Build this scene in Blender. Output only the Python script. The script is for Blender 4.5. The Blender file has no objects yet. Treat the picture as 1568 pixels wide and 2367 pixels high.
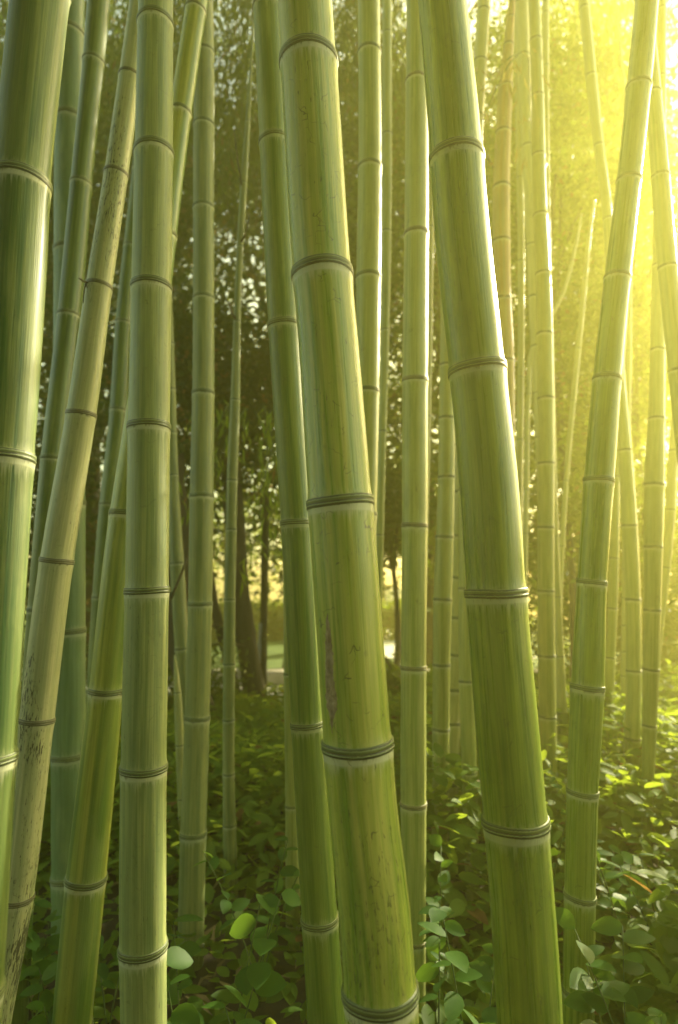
import bpy, math, random
import numpy as np
from mathutils import Vector
from mathutils.bvhtree import BVHTree
R = math.radians
rng = np.random.default_rng(7)
random.seed(7)
S = bpy.context.scene
COL = S.collection

# ------------------------------------------------------------------ camera
F = 1400.0; PW, PH = 1568.0, 2367.0          # focal length and frame in the units used for measuring the culms
TH = R(6.8); CAM = np.array([0.0, 0.0, 1.2])
cam = bpy.data.cameras.new('camera'); co = bpy.data.objects.new('camera', cam); COL.objects.link(co)
cam.sensor_fit = 'VERTICAL'; cam.sensor_height = 36.0; cam.lens = 36.0*F/PH
cam.clip_start = 0.02; cam.clip_end = 2000
cam.dof.use_dof = True; cam.dof.focus_distance = 1.15; cam.dof.aperture_fstop = 2.7
co.location = CAM; co.rotation_euler = (R(90)+TH, 0, 0)
S.camera = co
S.render.resolution_x = 678; S.render.resolution_y = 1024

# ------------------------------------------------------------------ light
SUN_AZ, SUN_EL = R(47), R(28)                 # azimuth from +Y towards +X
w = bpy.data.worlds.new('World'); S.world = w; w.use_nodes = True
nt = w.node_tree; bg = nt.nodes['Background']
sky = nt.nodes.new('ShaderNodeTexSky'); sky.sky_type = 'NISHITA'; sky.sun_disc = False
sky.sun_elevation = SUN_EL; sky.sun_rotation = SUN_AZ; sky.dust_density = 2.5; sky.ozone_density = 0.6
warm = nt.nodes.new('ShaderNodeMix'); warm.data_type = 'RGBA'; warm.blend_type = 'MULTIPLY'; warm.inputs[0].default_value = 1.0
warm.inputs[7].default_value = (1.0, 0.93, 0.60, 1)      # late, hazy light: the whole sky is warm
nt.links.new(sky.outputs[0], warm.inputs[6]); nt.links.new(warm.outputs[2], bg.inputs[0]); bg.inputs[1].default_value = 0.115
sl = bpy.data.lights.new('sun', 'SUN'); so = bpy.data.objects.new('sun', sl); COL.objects.link(so)
sl.energy = 2.2; sl.angle = R(0.5); sl.color = (1.0, 0.90, 0.62)
sd = Vector((math.sin(SUN_AZ)*math.cos(SUN_EL), math.cos(SUN_AZ)*math.cos(SUN_EL), math.sin(SUN_EL)))
so.rotation_euler = (-sd).to_track_quat('-Z', 'Y').to_euler(); so.location = (3, 4, 6)
S.view_settings.view_transform = 'Standard'; S.view_settings.look = 'None'
S.view_settings.exposure = 2.55; S.view_settings.gamma = 1.0
S.render.engine = 'CYCLES'
cy = S.cycles
cy.use_denoising = True; cy.max_bounces = 8; cy.transmission_bounces = 6; cy.volume_bounces = 0
cy.diffuse_bounces = 4; cy.sample_clamp_indirect = 6; cy.caustics_reflective = False; cy.caustics_refractive = False

# ------------------------------------------------------------------ helpers
def mesh(name, V, Fc, mat=None, parent=None, smooth=False, attrs=None):
    me = bpy.data.meshes.new(name)
    V = np.asarray(V, dtype=np.float32)
    if isinstance(Fc, np.ndarray):
        n, k = Fc.shape
        me.vertices.add(len(V)); me.vertices.foreach_set('co', V.ravel())
        me.loops.add(n*k); me.loops.foreach_set('vertex_index', Fc.astype(np.int32).ravel())
        me.polygons.add(n)
        me.polygons.foreach_set('loop_start', np.arange(0, n*k, k, dtype=np.int32))
        me.polygons.foreach_set('loop_total', np.full(n, k, dtype=np.int32))
        me.update(calc_edges=True)
    else:
        me.from_pydata([tuple(v) for v in V.tolist()], [], Fc); me.update()
    if attrs:
        for an, (ty, data) in attrs.items():
            a = me.attributes.new(an, ty, 'POINT')
            a.data.foreach_set('vector' if ty == 'FLOAT_VECTOR' else 'value', np.asarray(data, dtype=np.float32).ravel())
    if mat: me.materials.append(mat)
    if smooth:
        me.polygons.foreach_set('use_smooth', np.ones(len(me.polygons), dtype=bool))
    o = bpy.data.objects.new(name, me); COL.objects.link(o)
    if parent: o.parent = parent
    return o

def tag(o, label=None, cat=None, group=None, kind=None):
    if label: o['label'] = label
    if cat: o['category'] = cat
    if group: o['group'] = group
    if kind: o['kind'] = kind
    return o

def empty(name, loc):
    o = bpy.data.objects.new(name, None); COL.objects.link(o); o.location = tuple(float(c) for c in loc)
    o.empty_display_size = 0.1
    return o

def ray(px, py):
    return np.array([(px-PW/2)/F, math.cos(TH)-(PH/2-py)/F*math.sin(TH), math.sin(TH)+(PH/2-py)/F*math.cos(TH)])
def at(px, py, D):
    d = ray(px, py); return CAM + d*(D/d[1])
def at_ground(px, py, z=0.0):
    d = ray(px, py); return CAM + d*((z-CAM[2])/d[2])

def tube(P, rad, seg=12, cap=True):
    """plain tapered tube along points P -> verts, quads (list)"""
    P = np.asarray(P, float); n = len(P)
    T = np.gradient(P, axis=0); T /= np.linalg.norm(T, axis=1)[:, None]
    ref = np.array([0.0, 1.0, 0.0]) if abs(T[:, 1]).max() < 0.9 else np.array([1.0, 0, 0])
    A = np.cross(T, ref); A /= np.linalg.norm(A, axis=1)[:, None]
    B = np.cross(T, A)
    an = np.linspace(0, 2*math.pi, seg, endpoint=False)
    rad = np.broadcast_to(np.asarray(rad, float), (n,)) if np.ndim(rad) < 2 else rad
    rr = rad[:, None] if rad.ndim == 1 else rad
    V = P[:, None, :] + (A[:, None, :]*np.cos(an)[None, :, None] + B[:, None, :]*np.sin(an)[None, :, None])*(rr*np.ones(seg))[..., None]
    V = V.reshape(-1, 3)
    i = np.arange(n-1)[:, None]*seg; j = np.arange(seg)[None, :]; j2 = (j+1) % seg
    Q = np.stack([i+j, i+j2, i+seg+j2, i+seg+j], -1).reshape(-1, 4)
    Q = Q.tolist()
    if cap:
        Q.append(list(range(seg))[::-1]); Q.append([(n-1)*seg+k for k in range(seg)])
    return V, Q

# ------------------------------------------------------------------ node helpers
def new_mat(name):
    m = bpy.data.materials.new(name); m.use_nodes = True
    t = m.node_tree; t.nodes.clear()
    out = t.nodes.new('ShaderNodeOutputMaterial')
    return m, t, out
class NB:
    def __init__(s, t): s.t = t
    def n(s, ty, **kw):
        x = s.t.nodes.new(ty)
        for k, v in kw.items(): setattr(x, k, v)
        return x
    def link(s, a, b): s.t.links.new(a, b)
    def val(s, inp, v):
        if isinstance(v, (int, float)): inp.default_value = v
        elif isinstance(v, tuple): inp.default_value = v if len(v) != 3 or inp.type == 'VECTOR' else (*v, 1)
        else: s.link(v, inp)
    def math(s, op, a, b=0.0, c=None, clamp=False):
        x = s.n('ShaderNodeMath', operation=op, use_clamp=clamp); s.val(x.inputs[0], a); s.val(x.inputs[1], b)
        if c is not None: s.val(x.inputs[2], c)
        return x.outputs[0]
    def mix(s, f, a, b, bt='MIX'):
        x = s.n('ShaderNodeMix', data_type='RGBA', blend_type=bt); s.val(x.inputs[0], f); s.val(x.inputs[6], a); s.val(x.inputs[7], b)
        return x.outputs[2]
    def noise(s, vec, scale, detail=2.0, rough=0.5):
        x = s.n('ShaderNodeTexNoise'); s.link(vec, x.inputs['Vector']); x.inputs['Scale'].default_value = scale
        x.inputs['Detail'].default_value = detail; x.inputs['Roughness'].default_value = rough
        return x.outputs['Fac']
    def ramp(s, f, lo, hi, a=0.0, b=1.0):
        x = s.n('ShaderNodeMapRange', clamp=True); x.interpolation_type = 'SMOOTHSTEP'; s.val(x.inputs[0], f)
        for i, v in zip((1, 2, 3, 4), (lo, hi, a, b)): s.val(x.inputs[i], v)
        return x.outputs[0]
    def scale(s, vec, sc):
        x = s.n('ShaderNodeVectorMath', operation='MULTIPLY'); s.link(vec, x.inputs[0]); x.inputs[1].default_value = sc
        return x.outputs[0]
    def attr(s, name):
        x = s.n('ShaderNodeAttribute', attribute_type='GEOMETRY', attribute_name=name); return x

def culm_material(name, A, B, C=None, stripe=0.0, speck=0.0, bloom=0.5, soot=0.0, rough=0.3, seed=0.0, scratch=0.3, gloss=0.5):
    """A green skin, B yellower streaks, C broad stripes; speck = dark dashes; bloom = waxy powder below the nodes"""
    m, t, out = new_mat(name); b = NB(t)
    at_ = b.attr('cyl'); v = b.n('ShaderNodeVectorMath', operation='ADD'); b.link(at_.outputs['Vector'], v.inputs[0]); v.inputs[1].default_value = (seed, seed*.7, seed*1.3)
    v = v.outputs[0]
    up = b.attr('to_above').outputs['Fac']; dn = b.attr('to_below').outputs['Fac']
    fine = b.noise(b.scale(v, (1, 1, 0.012)), 520, 2, .6)      # fibres along the culm
    mid = b.noise(b.scale(v, (1, 1, 0.03)), 110, 3, .6)
    broad = b.noise(b.scale(v, (1, 1, 0.06)), 26, 2, .5)
    blot = b.noise(b.scale(v, (1, 1, 0.35)), 16, 4, .6)
    col = b.mix(b.ramp(mid, .35, .68), A, B)
    if C is not None:
        st = b.noise(b.scale(v, (1, 1, 0.010)), 42, 1, .4)
        col = b.mix(b.math('MULTIPLY', b.ramp(st, .44, .56), stripe), col, C)
    col = b.mix(b.math('MULTIPLY', b.ramp(broad, .40, .66), 0.45), col, B)
    col = b.mix(b.math('MULTIPLY', b.ramp(blot, .45, .75), 0.35), col, tuple(c*0.62 for c in A))
    pat = b.noise(b.scale(v, (1, 1, .22)), 9, 5, .62)
    col = b.mix(b.math('MULTIPLY', b.ramp(pat, .50, .66), .3), col, (.38, .42, .16))
    drt = b.noise(b.scale(v, (1, 1, .5)), 55, 4, .7)
    col = b.mix(b.math('MULTIPLY', b.ramp(drt, .60, .78), .45), col, (.09, .10, .05))
    fs = b.ramp(fine, .25, .75, .87, 1.11)
    hs = b.n('ShaderNodeHueSaturation'); b.link(col, hs.inputs['Color']); b.link(fs, hs.inputs['Value']); col = hs.outputs[0]
    # pale waxy bloom under each node, combed into fibres
    reach = b.math('MULTIPLY', b.ramp(mid, .2, .8, .35, 1.3), b.ramp(fine, .3, .7, .7, 1.2))
    bl = b.math('DIVIDE', up, reach)
    blf = b.math('MULTIPLY', b.math('MAXIMUM', b.ramp(bl, 0.012, 0.055, 1, 0), b.math('MULTIPLY', b.ramp(up, .019, .026, 1, 0), 1.25)), bloom, None, True)
    col = b.mix(blf, col, (0.56, 0.58, 0.40))
    # darker line hugging the ring, and short pale fibres just above it
    so_ = b.math('MULTIPLY', b.ramp(b.math('DIVIDE', up, reach), 0.008, 0.019, 1, 0), b.math('MULTIPLY', b.ramp(broad, .42, .60), 0.45+soot*.8))
    col = b.mix(b.math('MINIMUM', so_, 0.9), col, (0.055, 0.06, 0.03))
    ab = b.math('MULTIPLY', b.ramp(b.math('DIVIDE', dn, reach), 0.008, 0.032, 1, 0), 0.28)
    col = b.mix(ab, col, (0.42, 0.42, 0.22))
    # dark dashes and speckles
    if speck > 0:
        sp = b.noise(b.scale(v, (1, 1, 0.16)), 330, 3, .65)
        zone = b.ramp(b.noise(b.scale(v, (1, 1, 0.4)), 9, 3, .6), .45, .62)
        sx = b.n('ShaderNodeSeparateXYZ'); b.link(at_.outputs['Vector'], sx.inputs[0])
        low = b.math('MULTIPLY', b.ramp(sx.outputs[2], .35, 1.7, 1, 0), b.ramp(b.noise(b.scale(v, (1, 1, .10)), 22, 2, .5), .42, .58, .15, 1))
        spf = b.math('MULTIPLY', b.ramp(b.math('ADD', b.math('ADD', sp, b.math('MULTIPLY', low, .16*min(1, speck+.1))), b.math('MULTIPLY', zone, .17*speck)), .70, .80), min(1, .5+speck*.4))
        col = b.mix(spf, col, (0.035, 0.035, 0.022))
    if scratch > 0:
        wv = b.n('ShaderNodeTexVoronoi', feature='DISTANCE_TO_EDGE'); 
        nn = b.n('ShaderNodeTexNoise'); b.link(v, nn.inputs['Vector']); nn.inputs['Scale'].default_value = 30
        vm = b.n('ShaderNodeVectorMath', operation='MULTIPLY_ADD'); b.link(nn.outputs['Color'], vm.inputs[0]); vm.inputs[1].default_value = (.04, .04, .04); b.link(v, vm.inputs[2])
        b.link(vm.outputs[0], wv.inputs['Vector']); wv.inputs['Scale'].default_value = 24
        gate = b.ramp(b.noise(v, 38, 1, .5), .55, .62)
        scf = b.math('MULTIPLY', b.math('MULTIPLY', b.ramp(wv.outputs['Distance'], .004, .014, 1, 0), gate), scratch)
        col = b.mix(scf, col, (0.05, 0.05, 0.025))
    p = b.n('ShaderNodeBsdfPrincipled'); b.link(col, p.inputs['Base Color'])
    b.link(b.ramp(b.math('ADD', mid, b.math('MULTIPLY', blf, .6)), .25, 1.1, rough, rough+.35), p.inputs['Roughness'])
    p.inputs['Specular IOR Level'].default_value = gloss
    p.inputs['Coat Weight'].default_value = 0.12; p.inputs['Coat Roughness'].default_value = 0.22
    bp = b.n('ShaderNodeBump'); bp.inputs['Strength'].default_value = 0.35; bp.inputs['Distance'].default_value = 0.0014
    b.link(b.math('ADD', fine, mid), bp.inputs['Height']); b.link(bp.outputs[0], p.inputs['Normal'])
    b.link(p.outputs[0], out.inputs[0])
    return m

def ring_material(name, A, dark=(0.035, 0.040, 0.020)):
    m, t, out = new_mat(name); b = NB(t)
    d = b.attr('off').outputs['Fac']; v = b.attr('cyl').outputs['Vector']
    n = b.noise(b.scale(v, (1, 1, .3)), 260, 3, .6)
    dd = b.math('ADD', d, b.math('MULTIPLY', b.math('SUBTRACT', n, .5), .004))
    def line(c, w0, w1): return b.ramp(b.math('ABSOLUTE', b.math('SUBTRACT', dd, c)), w0, w1, 1, 0)
    big = b.noise(b.scale(v, (1, 1, .5)), 40, 2, .5)
    col = b.mix(b.ramp(n, .3, .7, .15, .55), A, tuple(c*.62 for c in A))
    pale = b.math('MAXIMUM', line(.0052, .0004, .0015), line(-.0042, .0003, .0012))
    col = b.mix(b.math('MULTIPLY', pale, .7), col, tuple(min(c*1.7+.05, .6) for c in A))
    dk = b.math('MAXIMUM', b.math('MAXIMUM', line(.0078, .0004, .0015), line(-.0012, .0006, .0020)), b.math('MULTIPLY', line(-.0068, .0008, .0026), 1.0))
    col = b.mix(b.math('MULTIPLY', dk, b.ramp(big, .3, .65, .55, 1)), col, dark)
    p = b.n('ShaderNodeBsdfPrincipled'); b.link(col, p.inputs['Base Color']); p.inputs['Roughness'].default_value = .5
    bp = b.n('ShaderNodeBump'); bp.inputs['Strength'].default_value = .5; bp.inputs['Distance'].default_value = .001
    b.link(n, bp.inputs['Height']); b.link(bp.outputs[0], p.inputs['Normal'])
    b.link(p.outputs[0], out.inputs[0])
    return m

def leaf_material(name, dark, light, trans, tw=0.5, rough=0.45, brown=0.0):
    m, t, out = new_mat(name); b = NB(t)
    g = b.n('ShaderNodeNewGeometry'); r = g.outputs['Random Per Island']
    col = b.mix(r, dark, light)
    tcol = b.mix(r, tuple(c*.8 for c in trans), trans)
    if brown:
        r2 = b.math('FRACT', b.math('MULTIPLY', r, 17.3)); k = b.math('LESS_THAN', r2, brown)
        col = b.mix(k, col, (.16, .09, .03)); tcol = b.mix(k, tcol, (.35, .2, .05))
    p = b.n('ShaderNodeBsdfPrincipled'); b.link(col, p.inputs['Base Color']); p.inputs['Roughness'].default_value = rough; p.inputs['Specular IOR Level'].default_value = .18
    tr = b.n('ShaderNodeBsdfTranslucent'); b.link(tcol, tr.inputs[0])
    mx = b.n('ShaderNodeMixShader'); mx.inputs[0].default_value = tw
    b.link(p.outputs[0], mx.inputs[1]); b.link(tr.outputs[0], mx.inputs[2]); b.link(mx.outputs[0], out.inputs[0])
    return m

def plain_material(name, A, B, scale=8, rough=.8, bump=.4, stretch=(1, 1, 1)):
    m, t, out = new_mat(name); b = NB(t)
    g = b.n('ShaderNodeNewGeometry'); v = b.scale(g.outputs['Position'], stretch)
    n = b.noise(v, scale, 6, .6)
    p = b.n('ShaderNodeBsdfPrincipled'); b.link(b.mix(b.ramp(n, .3, .7), A, B), p.inputs['Base Color']); p.inputs['Roughness'].default_value = rough
    bp = b.n('ShaderNodeBump'); bp.inputs['Strength'].default_value = bump; bp.inputs['Distance'].default_value = .02
    b.link(n, bp.inputs['Height']); b.link(bp.outputs[0], p.inputs['Normal']); b.link(p.outputs[0], out.inputs[0])
    return m

# ------------------------------------------------------------------ setting: ground, lawn, path
soil = plain_material('soil', (.016, .013, .009), (.05, .038, .022), 9, .95, .8)
def sheet(name, x0, x1, y0, y1, z, mat, n=60, amp=0.0):
    xs = np.linspace(x0, x1, n); ys = np.linspace(y0, y1, n); X, Y = np.meshgrid(xs, ys)
    Z = z + amp*(np.sin(X*2.3+1)*np.cos(Y*1.9)+.5*np.sin(X*5.1)*np.sin(Y*4.3))
    V = np.stack([X, Y, Z], -1).reshape(-1, 3); i, j = np.meshgrid(np.arange(n-1), np.arange(n-1)); a = (i*n+j).ravel()
    return tag(mesh(name, V, np.stack([a, a+1, a+n+1, a+n], -1), mat, smooth=True), kind='structure')
sheet('ground', -16, 6.6, -5, 26, -0.01, soil, 160, .012)
sheet('lawn', -15.8, 6.4, 7.62, 25.8, .12, plain_material('lawn_grass', (.05, .10, .015), (.10, .17, .03), 30, .9, .8))
sheet('forecourt', .62, 2.9, 9.0, 25.7, .136, plain_material('pale_gravel', (.62, .60, .52), (.74, .72, .64), 25, .9, .2), 8)
sheet('path', -15.8, 6.4, 6.35, 7.35, .02, plain_material('pale_paving', (.66, .64, .56), (.78, .76, .68), 12, .85, .2), 8)
def box(name, x0, x1, y0, y1, z0, z1, mat, parent=None):
    V = [(x, y, z) for z in (z0, z1) for x, y in ((x0, y0), (x1, y0), (x1, y1), (x0, y1))]
    Q = [(0, 3, 2, 1), (4, 5, 6, 7), (0, 1, 5, 4), (1, 2, 6, 5), (2, 3, 7, 6), (3, 0, 4, 7)]
    o = mesh(name, V, Q, mat, parent)
    bv = o.modifiers.new('bevel', 'BEVEL'); bv.width = .012; bv.segments = 2
    return o
stone = plain_material('pale_stone', (.42, .38, .28), (.55, .50, .40), 10, .85, .3)
tag(box('path_kerb', -15.8, 6.4, 7.36, 7.60, -.02, .17, stone), kind='structure')

# ------------------------------------------------------------------ culm builder
def hermite(ys, vs, q):
    ys = np.asarray(ys, float); vs = np.asarray(vs, float)
    m = np.gradient(vs, ys) if len(ys) > 2 else np.full(len(ys), (vs[-1]-vs[0])/(ys[-1]-ys[0]))
    q = np.asarray(q, float); i = np.clip(np.searchsorted(ys, q)-1, 0, len(ys)-2)
    h = ys[i+1]-ys[i]; t = (q-ys[i])/h; lo = q < ys[0]; hi = q > ys[-1]
    r = (2*t**3-3*t**2+1)*vs[i]+(t**3-2*t**2+t)*h*m[i]+(-2*t**3+3*t**2)*vs[i+1]+(t**3-t**2)*h*m[i+1]
    r = np.where(lo, vs[0]+(q-ys[0])*m[0], r); r = np.where(hi, vs[-1]+(q-ys[-1])*m[-1], r)
    return r
RINGMATS = {}
RP = np.array([(-.0100, -.0030), (-.0088, .0002), (-.0072, .0004), (-.0058, .0007), (-.0048, .0015), (-.0038, .0016), (-.0030, .0007), (-.0016, .0002),
               (.0000, .0001), (.0014, .0004), (.0030, .0010), (.0048, .0013), (.0064, .0009), (.0082, .0004), (.0096, .0001), (.0108, -.0030)])
CULMS = {}
def culm(key, D, rows, nodes, mat, label, group, ring=(0.14, 0.18, 0.06), seg=40, ztop=4.6, lean=0.0, twig=None):
    rows = np.array(rows, float); ys = rows[:, 0]
    y0, y1 = ys[0], max(ys[-1], 2367)
    q = np.linspace(min(0, y0), y1, 60) if y0 <= 0 else np.linspace(y0, y1, 50)
    L = hermite(ys, rows[:, 1], q); Rr = hermite(ys, rows[:, 2], q)
    cx = (L+Rr)/2
    def plane(px, py):
        d = ray(px, py); k = (D+0.0)/(d[1]-lean*d[2]); return CAM+d*k
    P = np.array([plane(a, b_) for a, b_ in zip(cx, q)])
    T = np.gradient(P, axis=0); T /= np.linalg.norm(T, axis=1)[:, None]
    rad = []
    for p, tt, l, r_, y in zip(P, T, L, Rr, q):
        rr = 0
        for x in (l, r_):
            nn = np.cross(tt, ray(x, y)); nn /= np.linalg.norm(nn); rr += abs(nn @ (p-CAM))
        rad.append(rr/2)
    rad = np.array(rad)
    # order bottom -> top, trim to z >= -0.05, extend both ends in 3-D
    P = P[::-1]; rad = rad[::-1]; q = q[::-1]
    keep = P[:, 2] > 0.02
    k0 = np.argmax(keep); P = P[k0:]; rad = rad[k0:]; q = q[k0:]
    t0 = (P[0]-P[3]); t0 /= np.linalg.norm(t0); d0 = (P[0, 2]+.06)/max(-t0[2], .3)
    Pb = [P[0]+t0*d0*f_ for f_ in (1, .66, .33)]
    t1 = (P[-1]-P[-4]); t1 /= np.linalg.norm(t1)
    ext = max(ztop-P[-1, 2], 0.3)/max(t1[2], .3) if ztop else 0
    Pt = [P[-1]+t1*ext*f_ for f_ in np.linspace(.1, 1, 8)] if ztop else []
    rt = [rad[-1]*(1-.25*f_) for f_ in np.linspace(.1, 1, 8)] if ztop else []
    P3 = np.array(Pb+list(P)+Pt); R3 = np.array([rad[0]]*3+list(rad)+rt)
    s = np.concatenate([[0], np.cumsum(np.linalg.norm(np.diff(P3, axis=0), axis=1))])
    Ax = lambda u: np.stack([np.interp(u, s, P3[:, k]) for k in range(3)], -1)
    Rd = lambda u: np.interp(u, s, R3)
    # node positions: where the front of the ring projects to the measured height
    uu = np.linspace(s[0], s[-1], 3000); Au = Ax(uu); Ru = Rd(uu)
    hv = Au-CAM; hd = hv.copy(); hd[:, 2] = 0; hd /= np.linalg.norm(hd, axis=1)[:, None]
    Fp = Au-hd*Ru[:, None]-CAM
    dep = Fp[:, 1]*math.cos(TH)+Fp[:, 2]*math.sin(TH); upc = -Fp[:, 1]*math.sin(TH)+Fp[:, 2]*math.cos(TH)
    py = PH/2-F*upc/np.maximum(dep, .01)
    nu = []
    for ny in sorted(nodes, reverse=True):
        i = np.argmin(np.abs(py-ny)); nu.append(uu[i])
    if len(nu) > 1:
        g = nu[1]-nu[0]; gt = nu[-1]-nu[-2]
    else: g = gt = .25
    g = min(max(g, .1), .34); gt = min(max(gt, .14), .36)
    while nu[0]-g*.93 > .05: nu.insert(0, nu[0]-g*.93); g *= .93
    while nu[-1]+gt < s[-1]-.03: nu.append(nu[-1]+gt)
    nu = np.array(nu)
    rbar = Rd(nu); kk = np.clip(rbar/.063, .24, .88)
    # sampling of rings along the axis
    offs = np.array([-.075, -.05, -.035, -.024, -.016, -.0105, -.006, -.0005, .0005, .006, .0105, .016, .024, .036, .055])
    us = list(np.arange(s[0], s[-1], .05))
    for n_, k in zip(nu, kk): us += list(n_+offs*k)
    us = np.array(sorted(u for u in us if s[0] <= u <= s[-1])); us = us[np.concatenate([[True], np.diff(us) > .0004])]
    A_ = Ax(us)
    r = Rd(us)
    ia = np.searchsorted(nu, us); 
    toa = np.where(ia < len(nu), nu[np.minimum(ia, len(nu)-1)]-us, .2); kb = kk[np.minimum(ia, len(nu)-1)]
    tob = np.where(ia > 0, us-nu[np.maximum(ia-1, 0)], .2); ka = kk[np.maximum(ia-1, 0)]
    toa = toa/kb; tob = tob/ka
    r = r*(1+.040*np.exp(-(toa/.034)**2)+.030*np.exp(-(tob/.015)**2)-.012*np.exp(-((tob-.045)/.03)**2))
    T = np.stack([np.gradient(A_[:, k], us) for k in range(3)], -1); T /= np.linalg.norm(T, axis=1)[:, None]
    ref = np.array([0, 1.0, 0])
    def frame(T):
        X = np.cross(ref, T); X /= np.linalg.norm(X, axis=-1, keepdims=True); return X, np.cross(T, X)
    X, Y = frame(T)
    an = np.linspace(0, 2*math.pi, seg, endpoint=False)
    oval = 1+.012*np.cos(2*an+key_phase(key))
    rr = r[:, None]*oval[None, :]
    base = Ax(np.array([0.06]))[0]; base[2] = 0
    V = A_[:, None]+X[:, None]*(np.cos(an)[None, :]*rr)[..., None]+Y[:, None]*(np.sin(an)[None, :]*rr)[..., None]
    n = len(us); i = np.arange(n-1)[:, None]*seg; j = np.arange(seg)[None]; j2 = (j+1) % seg
    Q = np.stack([i+j, i+j2, i+seg+j2, i+seg+j], -1).reshape(-1, 4)
    cyl = np.stack([np.cos(an)[None]*rr, np.sin(an)[None]*rr, np.repeat(us[:, None], seg, 1)], -1).reshape(-1, 3)
    root = empty('bamboo_culm', base)
    tag(root, label, 'bamboo', group)
    o = mesh('cane', V.reshape(-1, 3)-base, Q, mat, root, True,
             {'cyl': ('FLOAT_VECTOR', cyl), 'to_above': ('FLOAT', np.repeat(np.minimum(toa, .15), seg)), 'to_below': ('FLOAT', np.repeat(np.minimum(tob, .15), seg))})
    rk = ring
    if rk not in RINGMATS: RINGMATS[rk] = ring_material('node_scar_%d' % len(RINGMATS), rk)
    ph = key_phase(key)
    for q_, (u0, k) in enumerate(zip(nu, kk)):
        c = Ax(np.array([u0]))[0]; 
        if c[2] < .0: continue
        t_ = Ax(np.array([min(u0+.02, s[-1])]))[0]-Ax(np.array([u0-.02]))[0]; t_ /= np.linalg.norm(t_)
        x_, y_ = frame(t_[None]); x_, y_ = x_[0], y_[0]
        rb = float(Rd(u0))*1.056
        d = RP[:, 0]*k; h = RP[:, 1]*k*np.where(RP[:, 1] > 0, .8, 1)
        seg2 = max(seg, 24)
        a2 = np.linspace(0, 2*math.pi, seg2, endpoint=False)
        wob = .0016*k*np.sin(a2+ph+q_*2.1)+.0008*k*np.sin(3*a2+q_)
        flat = 1+.25*np.sin(a2*2+q_)+.2*np.sin(5*a2+2*q_)
        r2 = rb*(1+.012*np.cos(2*a2+ph))[None, :]+h[:, None]*np.where(h[:, None] > 0, flat[None, :], 1)
        dd = d[:, None]+wob[None, :]
        Vr = c+x_*(np.cos(a2)[None]*r2)[..., None]+y_*(np.sin(a2)[None]*r2)[..., None]+t_*dd[..., None]
        m_ = len(d); ii = np.arange(m_-1)[:, None]*seg2; jj = np.arange(seg2)[None]; jn = (jj+1) % seg2
        Qr = np.stack([ii+jj, ii+jn, ii+seg2+jn, ii+seg2+jj], -1).reshape(-1, 4)
        cy_ = np.stack([np.cos(a2)[None]*r2, np.sin(a2)[None]*r2, dd+u0], -1).reshape(-1, 3)
        mesh('node_ring', Vr.reshape(-1, 3)-base, Qr, RINGMATS[rk], root, True,
             {'cyl': ('FLOAT_VECTOR', cy_), 'off': ('FLOAT', np.repeat(RP[:, 0], seg2))})
    CULMS[key] = (root, o, base, V.reshape(-1, 3), Q)
    return root
def key_phase(k): return (sum(ord(c) for c in k)*1.7) % 6.28

# ------------------------------------------------------------------ culm skins
fresh = culm_material('culm_fresh_green', (.045, .115, .020), (.19, .23, .060), (.025, .075, .016), .55, .15, .55, .25, .46, 1.3, .3, .35)
fresh2 = culm_material('culm_green', (.07, .145, .018), (.16, .22, .035), None, 0, .05, .30, .2, .30, 5.1)
dusty = culm_material('culm_dusty', (.17, .24, .085), (.34, .38, .14), (.11, .17, .06), .4, .45, .55, .25, .42, 2.2)
dusty2 = culm_material('culm_dusty_olive', (.14, .19, .065), (.27, .29, .10), None, 0, .35, .35, .35, .45, 8.4)
blue = culm_material('culm_blue_bloom', (.10, .18, .065), (.15, .24, .095), None, 0, .05, .35, .2, .45, 3.7)
speck = culm_material('culm_speckled', (.36, .40, .20), (.52, .52, .28), (.25, .31, .15), .4, 1.0, .2, .7, .42, 4.4)
striped = culm_material('culm_striped', (.24, .31, .05), (.40, .42, .08), (.08, .17, .03), .9, .05, .55, .3, .30, 6.6)
main = culm_material('culm_main', (.19, .30, .035), (.48, .48, .11), (.32, .38, .05), .5, .5, .60, .35, .25, 7.9, .7)
rightm = culm_material('culm_right', (.12, .21, .02), (.30, .37, .05), (.10, .18, .025), .4, .4, .45, .35, .24, 9.3, .4)
deep = culm_material('culm_deep', (.065, .13, .022), (.17, .23, .05), (.04, .085, .016), .6, .1, .35, .3, .32, 11.2)
yel = culm_material('culm_yellow_green', (.22, .28, .07), (.36, .38, .12), None, 0, .1, .35, .2, .33, 12.7)
yel2 = culm_material('culm_pale_yellow', (.30, .33, .11), (.42, .42, .17), None, 0, .1, .3, .2, .38, 14.1)
brownm = culm_material('culm_brown', (.30, .22, .08), (.42, .30, .11), (.40, .20, .05), .6, .3, .3, .2, .5, 15.9)
G1 = 'large bamboo culms in the foreground'; G2 = 'bamboo culms behind the front row'; G3 = 'thin bamboo culms in the background'

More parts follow.
